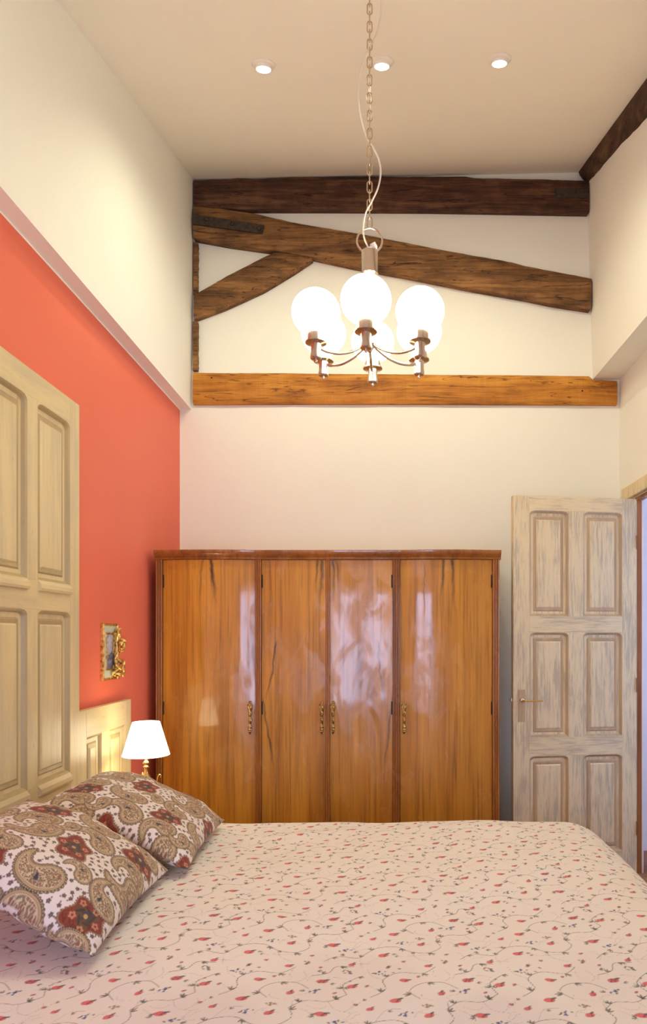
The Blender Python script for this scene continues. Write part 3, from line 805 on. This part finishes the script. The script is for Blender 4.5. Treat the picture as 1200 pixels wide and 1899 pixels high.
def landscape():
    t = NT('small_landscape_painting', .35)
    v = t.coord((1, 1, 1)); sep = t.n('ShaderNodeSeparateXYZ'); t.l(v, sep.inputs[0])
    n1 = t.noise(t.coord((18, 1, 22)), 1.2, 5, .7, .8)
    h = t.math('ADD', t.math('MULTIPLY', sep.outputs[2], 6.0), t.math('MULTIPLY', n1, 1.1))
    t.color(t.ramp(h, [(.15, (.16, .15, .26)), (.36, (.30, .28, .42)), (.48, (.05, .05, .11)), (.55, (.55, .46, .36)), (.66, (.33, .33, .52)), (.82, (.62, .58, .60)), (.95, (.24, .22, .38))]))
    return t.m
bm = bmesh.new(); box(bm, .0435, W_-.0435, -.0078, -.0065, -HH/2+.0525, HH/2-.0505); from_bm('painting', bm, landscape(), pf)
# gilded figure with leaves on the far edge
bm = bmesh.new(); rnd = random.Random(12)
ox = .124
blob(bm, (ox, -.034, .092), (.010, .011, .012))                                    # head
for k in range(6): blob(bm, (ox+rnd.uniform(-.008, .008), -.036+rnd.uniform(-.006, .006), .101+rnd.uniform(-.002, .004)), (.005, .005, .004), sub=1)
blob(bm, (ox+.002, -.034, .066), (.013, .013, .020))                               # torso
blob(bm, (ox+.012, -.046, .052), (.008, .018, .007), Matrix.Rotation(.6, 3, 'X'))
blob(bm, (ox-.012, -.036, .054), (.006, .007, .018), Matrix.Rotation(.5, 3, 'Y'))
for k in range(26):                                                                # flower cluster
    a = rnd.uniform(0, 6.28); q_ = rnd.uniform(0, 1)**.5
    blob(bm, (ox+.006+.016*q_*math.cos(a), -.040-.016*(1-q_*q_), .022+.030*q_*math.sin(a)), (.0065, .006, .0065), sub=1)
for (zz, yy, ang, ln) in ((-.022, -.036, .3, .024), (-.040, -.040, -.5, .024), (-.056, -.038, .5, .026), (-.074, -.044, -.7, .024), (-.088, -.036, .9, .022), (-.060, -.054, .2, .020), (-.080, -.058, -.2, .016), (-.098, -.046, 1.3, .018), (-.106, -.034, 1.6, .018)):
    blob(bm, (ox-.006+.010*math.sin(zz*90), yy, zz), (.0075, .006, ln), Matrix.Rotation(ang, 3, 'Y') @ Matrix.Rotation(ang*.6, 3, 'X'))
for (c_, r_) in (((ox+.004, -.052, -.108), .010), ((ox-.026, -.030, -.098), .011), ((ox-.012, -.040, -.118), .008)):
    pts = [(c_[0]+r_*(1-t/14)*math.cos(t), c_[1], c_[2]+r_*(1-t/14)*math.sin(t)) for t in [k*.45 for k in range(26)]]
    tube(bm, pts, .0030, 8)
tube(bm, smooth_path([(ox, -.026, .085), (ox+.004, -.030, .03), (ox-.004, -.030, -.03), (ox, -.030, -.09), (ox-.02, -.028, -.110)], 6), .008, 8)
bmesh.ops.transform(bm, matrix=Matrix.Translation((ox, -.012, 0)) @ Matrix.Diagonal((1.25, 1.35, 1.0, 1)) @ Matrix.Translation((-ox, .024, 0)), verts=bm.verts[:])
orn = from_bm('ornament', bm, M_GILT, pf, smooth=True); orn['label'] = 'gilded carved figure with flowers and scrolls'

# ------------------------------------------------------------------ printed fabrics (patterns drawn into colour attributes)
def srgb(r, g, b):
    c = np.array([r, g, b])/255.0
    return np.where(c < .04045, c/12.92, ((c+.055)/1.055)**2.4)
class Tile:
    def __init__(s, w, h, px, ground):
        s.w, s.h = w, h; s.nx, s.ny = int(w/px), int(h/px)
        X, Y = np.meshgrid((np.arange(s.nx)+.5)*w/s.nx, (np.arange(s.ny)+.5)*h/s.ny)
        s.X, s.Y = X, Y; s.img = np.ones((s.ny, s.nx, 3))*srgb(*ground); s.px = px; s.occ = np.zeros((s.ny, s.nx))
    def rel(s, cx_, cy_, rot=0):
        dx = (s.X-cx_+s.w/2) % s.w - s.w/2; dy = (s.Y-cy_+s.h/2) % s.h - s.h/2
        c, q_ = math.cos(rot), math.sin(rot)
        return dx*c+dy*q_, -dx*q_+dy*c
    def put(s, sd, col, a=1.0):
        m = np.clip(.5-sd/s.px, 0, 1)[..., None]*a
        s.img = s.img*(1-m)+np.array(srgb(*col))*m
    def ell(s, cx_, cy_, a, b, rot, col, al=1.0):
        x, y = s.rel(cx_, cy_, rot); d = (np.sqrt((x/a)**2+(y/b)**2)-1)*min(a, b)
        s.put(d, col, al); return d
    def stroke(s, pts, wdt, col, al=1.0):
        sd = np.full(s.X.shape, 9.0)
        for (x0, y0), (x1, y1) in zip(pts, pts[1:]):
            x, y = s.rel(x0, y0); dx, dy = x1-x0, y1-y0; L2 = dx*dx+dy*dy+1e-12
            t = np.clip((x*dx+y*dy)/L2, 0, 1); sd = np.minimum(sd, np.hypot(x-t*dx, y-t*dy))
        s.put(sd-wdt, col, al)
    def sample(s, U, V):
        fx = (U/s.w % 1)*s.nx-.5; fy = (V/s.h % 1)*s.ny-.5
        i0 = np.floor(fx).astype(int); j0 = np.floor(fy).astype(int); a = (fx-i0)[..., None]; b = (fy-j0)[..., None]
        i1 = (i0+1) % s.nx; j1 = (j0+1) % s.ny; i0 %= s.nx; j0 %= s.ny; I = s.img
        return (I[j0, i0]*(1-a)+I[j0, i1]*a)*(1-b)+(I[j1, i0]*(1-a)+I[j1, i1]*a)*b
def spl(pts, n=6): return [(p.x, p.y) for p in smooth_path([(a, b, 0) for a, b in pts], n)]

def duvet_tile():
    T = Tile(.31, .31, .0006, (232, 228, 218)); r = random.Random(21)
    vine, leafc, red, blue, gold = (122, 112, 104), (84, 80, 66), (206, 98, 96), (70, 88, 142), (170, 156, 96)
    def sprig(x, y, a, s=1.0):
        for d, l in ((.5, .011), (-.6, .009), (0.05, .012)):
            q_ = a+d; T.ell(x+math.cos(q_)*l*s*.75, y+math.sin(q_)*l*s*.75, l*s*.62, .0017*s, q_, leafc, .85)
    def vinep(pts):
        T.stroke(spl(pts), .0008, vine, .95)
        sp = spl(pts, 3)
        for k in range(2, len(sp)-1, 5):
            (x0, y0), (x1, y1) = sp[k-1], sp[k]; a = math.atan2(y1-y0, x1-x0)
            sprig(x1, y1, a+r.choice((.9, -.9)), r.uniform(.8, 1.15))
    vinep([(.00, .05), (.03, .08), (.075, .085), (.11, .06), (.15, .055), (.18, .085), (.17, .12)])
    vinep([(.17, .12), (.20, .15), (.245, .15), (.28, .18), (.31, .36-.31), (.33, .30-.31)][:4])
    vinep([(.28, .18), (.27, .22), (.295, .25), (.31, .26)])
    vinep([(.02, .17), (.05, .20), (.045, .24), (.08, .27), (.13, .265), (.16, .295)])
    vinep([(.12, .16), (.10, .19), (.125, .22), (.17, .225), (.20, .20)])
    vinep([(.22, .02), (.25, .045), (.295, .035), (.31, .05)])
    vinep([(.20, .26), (.235, .275), (.25, .305), (.29, .315-.01)])
    for pts in ([(.03, .08), (.05, .12), (.08, .125)], [(.11, .06), (.12, .03), (.15, .01)], [(.17, .225), (.19, .25), (.18, .28)], [(.245, .15), (.26, .12), (.29, .11)], [(.045, .24), (.02, .26), (.01, .29)]):
        T.stroke(spl(pts), .00035, vine, .7)
    for k in range(26):   # faint hairlines
        x, y, a = r.uniform(0, .31), r.uniform(0, .31), r.uniform(0, 6.28); p = [(x, y)]
        for q_ in range(4): a += r.uniform(-.9, .9); x += .012*math.cos(a); y += .012*math.sin(a); p.append((x, y))
        T.stroke(spl(p, 4), .0004, vine, .5)
    def rose_(x, y, s, a):
        T.ell(x, y, .0105*s, .0072*s, a, red, .9); T.ell(x-.004*s, y+.001, .006*s, .005*s, a+.4, (222, 112, 112), .7)
        T.ell(x+.010*s*math.cos(a+.5), y+.010*s*math.sin(a+.5), .006*s, .0026*s, a+.3, r.choice(((70, 84, 110), leafc, (96, 110, 120))), .9)
        T.ell(x+.003*s, y-.002*s, .004*s, .0022*s, a+1.2, (150, 50, 58), .7)
    for x, y, s, a in ((.045, .045, 1.15, .2), (.135, .10, 1.0, .5), (.235, .10, 1.2, -.1), (.07, .155, 1.15, .1), (.29, .215, 1.1, .3), (.165, .18, .9, .9), (.09, .235, 1.0, -.3), (.225, .235, 1.2, .1), (.02, .125, .8, .5), (.145, .30, .9, .2), (.285, .005, .85, .6)):
        rose_(x, y, s, a)
    for x, y, s in ((.19, .045, .6), (.01, .215, .6), (.255, .185, .55), (.12, .27-.02, .55), (.30, .14, .6), (.09, .012, .6), (.215, .30, .55), (.055, .295, .6)):
        T.ell(x, y, .0085*s, .006*s, r.uniform(0, 3), (180, 84, 84), .85); T.ell(x+.006*s, y+.002, .005*s, .003*s, r.uniform(0, 3), leafc, .8)
    def cluster(x, y, cols, n=9, sp=.016):
        for k in range(n):
            q_ = r.uniform(0, 6.28); d = sp*r.uniform(.1, 1)
            T.ell(x+d*1.2*math.cos(q_), y+d*.8*math.sin(q_), r.uniform(.0026, .0050), r.uniform(.0016, .0028), r.uniform(0, 3.1), r.choice(cols), .85)
    cluster(.09, .105, [blue, (60, 66, 90), leafc], 8, .013); cluster(.265, .075, [blue, (96, 100, 150), leafc], 9, .014); cluster(.135, .135, [gold, leafc, (90, 90, 110)], 8, .012)
    cluster(.215, .19, [blue, blue, (60, 66, 90)], 8, .012); cluster(.035, .275, [blue, leafc, (100, 100, 140)], 8, .013); cluster(.275, .28, [gold, leafc, (90, 84, 100)], 9, .013); cluster(.185, .01, [(190, 110, 90), (170, 90, 80), leafc], 7, .011)
    for k in range(22): sprig(r.uniform(0, .31), r.uniform(0, .31), r.uniform(0, 6.28), r.uniform(.5, .9))
    return T
def paisley_tile():
    w_, h_ = .330, .275
    T = Tile(w_, h_, .00065, (226, 216, 208)); r = random.Random(5)
    dark, olive, tan, cream = (78, 62, 50), (120, 100, 72), (180, 156, 122), (204, 184, 154)
    rust, deep, teal, ochre = (134, 66, 52), (92, 44, 38), (62, 70, 78), (168, 128, 90)
    N1 = np.zeros_like(T.X)
    for k in range(60):
        kx, ky = r.randint(-38, 38), r.randint(-32, 32); N1 += np.cos(2*math.pi*(kx*T.X/w_+ky*T.Y/h_)+r.uniform(0, 6.28))
    N1 /= 5.5
    occ = np.full(T.X.shape, 9.0)
    def pais(cx_, cy_, rot, s, flip=1):
        nonlocal occ
        x, y = T.rel(cx_, cy_, rot); y = y*flip
        sd = np.full(x.shape, 9.0); rc_ = .040*s
        for k in range(40):
            t = k/39; ph = t*2.75; rad = (.0285*(1-t)**.85+.0035)*s
            px_ = rc_*1.15*math.sin(ph)-.02*s; py_ = rc_*(1-math.cos(ph))-.026*s
            sd = np.minimum(sd, np.hypot(x-px_, y-py_)-rad)
        an = np.arctan2(y, x)
        scal = .0016*np.sin(an*38)*s
        T.put(sd-.0030*s-scal*.6, dark, .9); T.put(sd-.0012*s, olive); T.put(sd+.0016*s, dark, .7); T.put(sd+.0026*s, tan)
        T.put(sd+.0060*s, (150, 122, 78), .8); T.put(sd+.0072*s, cream)
        m = np.clip((-(sd+.0085*s))/T.px, 0, 1)*(N1 > .28); T.img = T.img*(1-m[..., None]*.85)+srgb(*olive)*m[..., None]*.85
        m = np.clip((-(sd+.0085*s))/T.px, 0, 1)*(N1 < -.55); T.img = T.img*(1-m[..., None]*.8)+srgb(120, 60, 44)*m[..., None]*.8
        # dotted rim
        m = (np.abs(sd+.0002) < .0014*s)*(np.sin(an*60) > .2); T.img = T.img*(1-m[..., None]*.6)+srgb(*cream)*m[..., None]*.6
        # blue bud
        c, q_ = math.cos(rot), math.sin(rot)
        for d in (-.35, 0, .35):
            lx, ly = .004*s, (-.018*s)*flip
            T.ell(cx_+lx*c-ly*q_+.004*s*math.cos(rot+d+1.2), cy_+lx*q_+ly*c+.004*s*math.sin(rot+d+1.2), .0085*s, .0026*s, rot+1.2+d, teal, .9)
        occ = np.minimum(occ, sd)
    def medal(cx_, cy_, rot, s):
        nonlocal occ
        x, y = T.rel(cx_, cy_, rot); an = np.arctan2(y, x); rad = np.hypot(x/1.10, y/.92)
        R0 = (.036+.0055*np.cos(5*an)+.003*np.cos(2*an+.5))*s; sd = rad-R0
        T.put(sd-.0034*s-.0013*s*np.sin(an*44), dark, .85); T.put(sd-.0012*s, ochre, .9); T.put(sd+.0004*s, rust)
        m = np.clip(-(sd+.004)/T.px, 0, 1)*(N1 > .5); T.img = T.img*(1-m[..., None]*.5)+srgb(*deep)*m[..., None]*.5
        T.put(rad-(.020+.006*np.cos(3*an+1))*s, (108, 84, 58), .85); T.put(np.hypot(x-.004*s, y)-(.011+.004*np.cos(4*an))*s, teal, .7)
        for k in range(5):
            a = k*2*math.pi/5+rot; X_, Y_ = cx_+.025*s*math.cos(a), cy_+.023*s*math.sin(a)
            for j in range(5): b = j*2*math.pi/5; T.ell(X_+.0040*s*math.cos(b), Y_+.0040*s*math.sin(b), .0031*s, .0026*s, b, (204, 140, 110), .8)
            T.ell(X_, Y_, .0022*s, .0022*s, 0, (120, 60, 40))
            T.ell(cx_+.014*s*math.cos(a+.6), cy_+.014*s*math.sin(a+.6), .010*s, .0024*s, a+1.6, (70, 60, 52), .8)
        T.ell(cx_, cy_, .0045*s, .004*s, 0, (190, 150, 96)); 
        occ = np.minimum(occ, sd)
    medal(.062, .062, .3, 1.30); medal(.228, .200, -.4, 1.30)
    pais(.160, .052, .35, 1.10, 1); pais(.258, .080, 2.3, 1.12, -1); pais(.066, .176, 3.35, 1.18, -1); pais(.142, .205, 1.2, 1.0, 1); pais(.310, .200, 1.75, .90, -1); pais(.318, .010, .2, .70, 1); pais(.150, .128, -2.8, .66, -1)
    cnt = 0
    for k in range(2500):    # small dark florets on the white ground
        x, y = r.uniform(0, w_), r.uniform(0, h_); i, j = int(x/w_*T.nx) % T.nx, int(y/h_*T.ny) % T.ny
        if occ[j, i] < .0102: continue
        X_, Y_ = T.rel(x, y); occ = np.minimum(occ, np.hypot(X_, Y_)-.005); cnt += 1
        for b in range(5):
            a = b*2*math.pi/5+x*50; T.ell(x+.0032*math.cos(a), y+.0032*math.sin(a), .0025, .0020, a, (96, 74, 66), .95)
        a = x*90; T.stroke([(x, y), (x+.008*math.cos(a), y+.008*math.sin(a))], .0005, (80, 64, 54), .9)
        T.ell(x+.0085*math.cos(a), y+.0085*math.sin(a), .0024, .0018, a, (110, 80, 70), .9)
        if cnt > 70: break
    return T
def fabric(name, rough=.85, scale=900):
    t = NT(name, rough, 0, .2); a = t.n('ShaderNodeAttribute'); a.attribute_name = 'print'
    t.b.inputs['Sheen Weight'].default_value = .15
    t.color(a.outputs['Color']); t.bump(t.noise(t.coord(), scale, 2), .12, .001)
    return t.m
def grid_mesh(name, V, C, closed_back=None):
    """V: (ny,nx,3) positions, C: (ny,nx,3) colours"""
    ny, nx = V.shape[:2]; idx = np.arange(ny*nx).reshape(ny, nx)
    q_ = np.stack([idx[:-1, :-1], idx[:-1, 1:], idx[1:, 1:], idx[1:, :-1]], -1).reshape(-1, 4)
    return V.reshape(-1, 3), q_, C.reshape(-1, 3)
def np_mesh(name, V, F, C):
    me = bpy.data.meshes.new(name); me.vertices.add(len(V)); me.vertices.foreach_set('co', V.astype(np.float32).ravel())
    me.loops.add(F.size); me.loops.foreach_set('vertex_index', F.astype(np.int32).ravel())
    me.polygons.add(len(F)); me.polygons.foreach_set('loop_start', np.arange(0, F.size, 4, dtype=np.int32))
    me.polygons.foreach_set('use_smooth', np.ones(len(F), dtype=bool))
    me.update(calc_edges=True)
    at = me.color_attributes.new('print', 'FLOAT_COLOR', 'POINT')
    at.data.foreach_set('color', np.concatenate([C, np.ones((len(C), 1))], 1).astype(np.float32).ravel())
    me.validate(); return me

# ------------------------------------------------------------------ bed
bed = thing('bed', 'double bed under the flowered duvet, head end at the salmon wall', 'bed', (-.19, 1.9, 0))
M_SHEET = plain('white_sheet', (.70, .68, .66), .9); M_BASE = plain('bed_base_fabric', (.12, .10, .12), .9)
bm = bmesh.new(); box(bm, -.95, .95, -.73, .73, .30, .555, .05); from_bm('mattress', bm, M_SHEET, bed, auto=60)
bm = bmesh.new(); box(bm, -.95, .94, -.72, .72, .10, .30, .01); from_bm('bed_base', bm, M_BASE, bed)
for sx in (-.9, .88):
    for sy in (-.66, .66):
        bm = bmesh.new(); lathe(bm, [(0, 0), (.02, 0), (.025, .10), (0, .10)], n=16); l_ = from_bm('leg', bm, M_BASE, bed, smooth=True); l_.location = (sx, sy, 0)
ZB = .600
XC, YN, YF = .700, 1.22, 2.628
def axis(lims):
    out = []
    for a, b, st in lims: out += list(np.arange(a, b, st))
    return np.array(out)
ax = axis([(-1.165, -.92, .006), (-.92, 1.08, .0024), (1.08, 1.32, .006)])
ay = axis([(.80, 1.18, .007), (1.18, 1.9, .0021), (1.9, 2.72, .0024), (2.72, 3.02, .007)])
GX, GY = np.meshgrid(ax, ay)
CXp = np.minimum(GX, XC); CYp = np.clip(GY, YN, YF)
dx, dy = GX-CXp, GY-CYp; d = np.hypot(dx, dy); nx_, ny_ = dx/np.maximum(d, 1e-9), dy/np.maximum(d, 1e-9)
rad = .13+.065*np.clip(nx_, 0, 1)**2
th_ = np.minimum(d/rad, math.pi/2); over = np.maximum(d-rad*math.pi/2, 0)
h_ = rad*np.sin(th_)+over*.05; dr_ = rad*(1-np.cos(th_))+over*.995
an_ = np.arctan2(ny_, nx_)
fold = np.sin(GX*17+1)*np.cos(GY*15)+np.sin(an_*14)
h_ = h_+np.clip(over/.3, 0, 1)*.012*fold
PX, PY, PZ = CXp+nx_*h_, CYp+ny_*h_, ZB-dr_
wv = .0045*np.sin(GX*2.3+.9)*np.exp(-((GY-2.63)/.25)**2)+(.0042*np.sin(GX*5.1+GY*2.3+.4)+.0032*np.sin(GX*3.2-GY*6.1+1.7)+.0022*np.sin(GX*11.0+GY*4.0)+.0016*np.sin(GX*7-GY*13+.8)+.0010*np.sin(GX*23+GY*9))
cre = np.zeros_like(GX)
for (x0, y0, a, ln, am) in ((.15, 2.55, .10, .5, .006), (.55, 2.50, -.3, .4, .006), (-.30, 2.50, .2, .45, .007), (-.35, 2.30, 1.2, .3, -.004), (.45, 1.9, .7, .5, .003), (-.2, 1.7, -.4, .6, .003), (.75, 2.2, 1.35, .4, -.005), (.0, 2.1, .3, .6, -.003), (.60, 2.35, 1.0, .4, .005)):
    c_, s_ = math.cos(a), math.sin(a); lx = (GX-x0)*c_+(GY-y0)*s_; ly = -(GX-x0)*s_+(GY-y0)*c_
    cre += am*np.exp(-(ly/.035)**2)*np.exp(-(lx/(ln*.5))**2)
PZ = PZ+(wv+cre)*1.0
# slight hollow under the pillows
PZ -= .012*np.exp(-(((GX+.72)/.12)**2))*np.exp(-(((GY-1.95)/.6)**4))
PZ = np.maximum(PZ, .02)
DT = duvet_tile(); DC = DT.sample(GX+.05, GY*1.0+.04)
Vd, Fd, Cd = grid_mesh('duvet', np.stack([PX, PY, PZ], -1), DC)
me = np_mesh('duvet', Vd, Fd, Cd); duv = new_obj('duvet', me, fabric('flower_print_cotton'))
sm = duv.modifiers.new('thickness', 'SOLIDIFY'); sm.thickness = .018; sm.offset = -1; sm.use_rim = True
tag(duv, 'white duvet printed with small red and blue flowers on vines, spread over the bed', 'duvet')

# ------------------------------------------------------------------ pillows
PT = paisley_tile(); M_PAIS = fabric('paisley_print_cotton')
def pillow(label, c, W, Hh, lean, yaw, roll, thick, off, seed, sag=0):
    """c: centre of the lower edge on the duvet; W along the bed's width, Hh up towards the wall"""
    nu, nv = int(W/.0017), int(Hh/.0017)
    u = np.linspace(-1, 1, nu); v = np.linspace(-1, 1, nv); U, Vv = np.meshgrid(u, v)
    def build(side):
        pinch = 1-.050*(1-U**2)**1*np.abs(Vv)**3      # edges pulled in between the corners
        pinch2 = 1-.055*(1-Vv**2)**1*np.abs(U)**3
        x = U*W/2*pinch2; y = Vv*Hh/2*pinch
        prof = (np.clip(1-np.abs(U)**3.0, 0, 1)**.62)*(np.clip(1-np.abs(Vv)**3.0, 0, 1)**.62)
        z = side*thick/2*prof
        r = random.Random(seed)
        wr_ = np.zeros_like(U)
        for k in range(9):
            a = r.uniform(0, 3.14); f = r.uniform(3, 9); wr_ += np.sin((U*math.cos(a)*1.3+Vv*math.sin(a))*f+r.uniform(0, 6))*r.uniform(.0006, .0018)
        ea = np.maximum(np.abs(U), np.abs(Vv))
        wr_ += .0028*np.sin(U*26+seed)*np.clip((np.abs(Vv)-.55)/.4, 0, 1)*(1-np.abs(Vv))*4
        wr_ += .0028*np.sin(Vv*22+seed)*np.clip((np.abs(U)-.55)/.4, 0, 1)*(1-np.abs(U))*4
        z = z+wr_*prof**.3*(1 if side > 0 else 1)
        z = z-sag*(U**2)+0*Vv - .012*(Vv**2)
        return np.stack([x, y+Hh/2, z], -1)
    F_ = build(1); B_ = build(-1)
    CF = PT.sample(F_[..., 0]+off[0], F_[..., 1]+off[1]); CB = PT.sample(-F_[..., 0]+off[0]+.1, F_[..., 1]+off[1])
    # weld: back grid reversed, border shared
    ny, nx = U.shape; idx = np.arange(ny*nx).reshape(ny, nx)
    border = np.zeros((ny, nx), bool); border[0] = border[-1] = True; border[:, 0] = border[:, -1] = True
    bi = np.full((ny, nx), -1); bi[border] = idx[border]; inner = ~border; bi[inner] = ny*nx+np.arange(inner.sum())
    f1 = np.stack([idx[:-1, :-1], idx[:-1, 1:], idx[1:, 1:], idx[1:, :-1]], -1).reshape(-1, 4)
    f2 = np.stack([bi[:-1, :-1], bi[1:, :-1], bi[1:, 1:], bi[:-1, 1:]], -1).reshape(-1, 4)
    V_ = np.concatenate([F_.reshape(-1, 3), B_[inner]]); C_ = np.concatenate([CF.reshape(-1, 3), CB[inner]])
    me = np_mesh('pillow', V_, np.concatenate([f1, f2]), C_)
    o = new_obj('pillow', me, M_PAIS)
    # local x -> world -y.. : width axis along y, height axis towards the wall (-x) and up
    ex = Vector((0, 1, 0)); ey = Vector((-math.cos(lean), 0, math.sin(lean))); ez = ex.cross(ey)
    M = Matrix((ex, ey, ez)).transposed()
    if ez.z < 0: M = Matrix((-ex, ey, -ez)).transposed()
    M = Matrix.Rotation(yaw, 3, 'Z') @ Matrix.Rotation(roll, 3, 'X') @ M
    o.matrix_world = Matrix.Translation(c) @ M.to_4x4()
    return tag(o, label, 'pillow', 'paisley pillows')
pillow('brown paisley pillow farther from the camera, leaning at the far side of the bed', (-.600, 2.300, .640), .545, .50, math.radians(22), math.radians(2), 0, .150, (.02, .06), 3)
pillow('brown paisley pillow nearest the camera, its corner pointing down onto the duvet', (-.640, 1.748, .640), .545, .47, math.radians(27), math.radians(1), 0, .150, (.11, .135), 9)
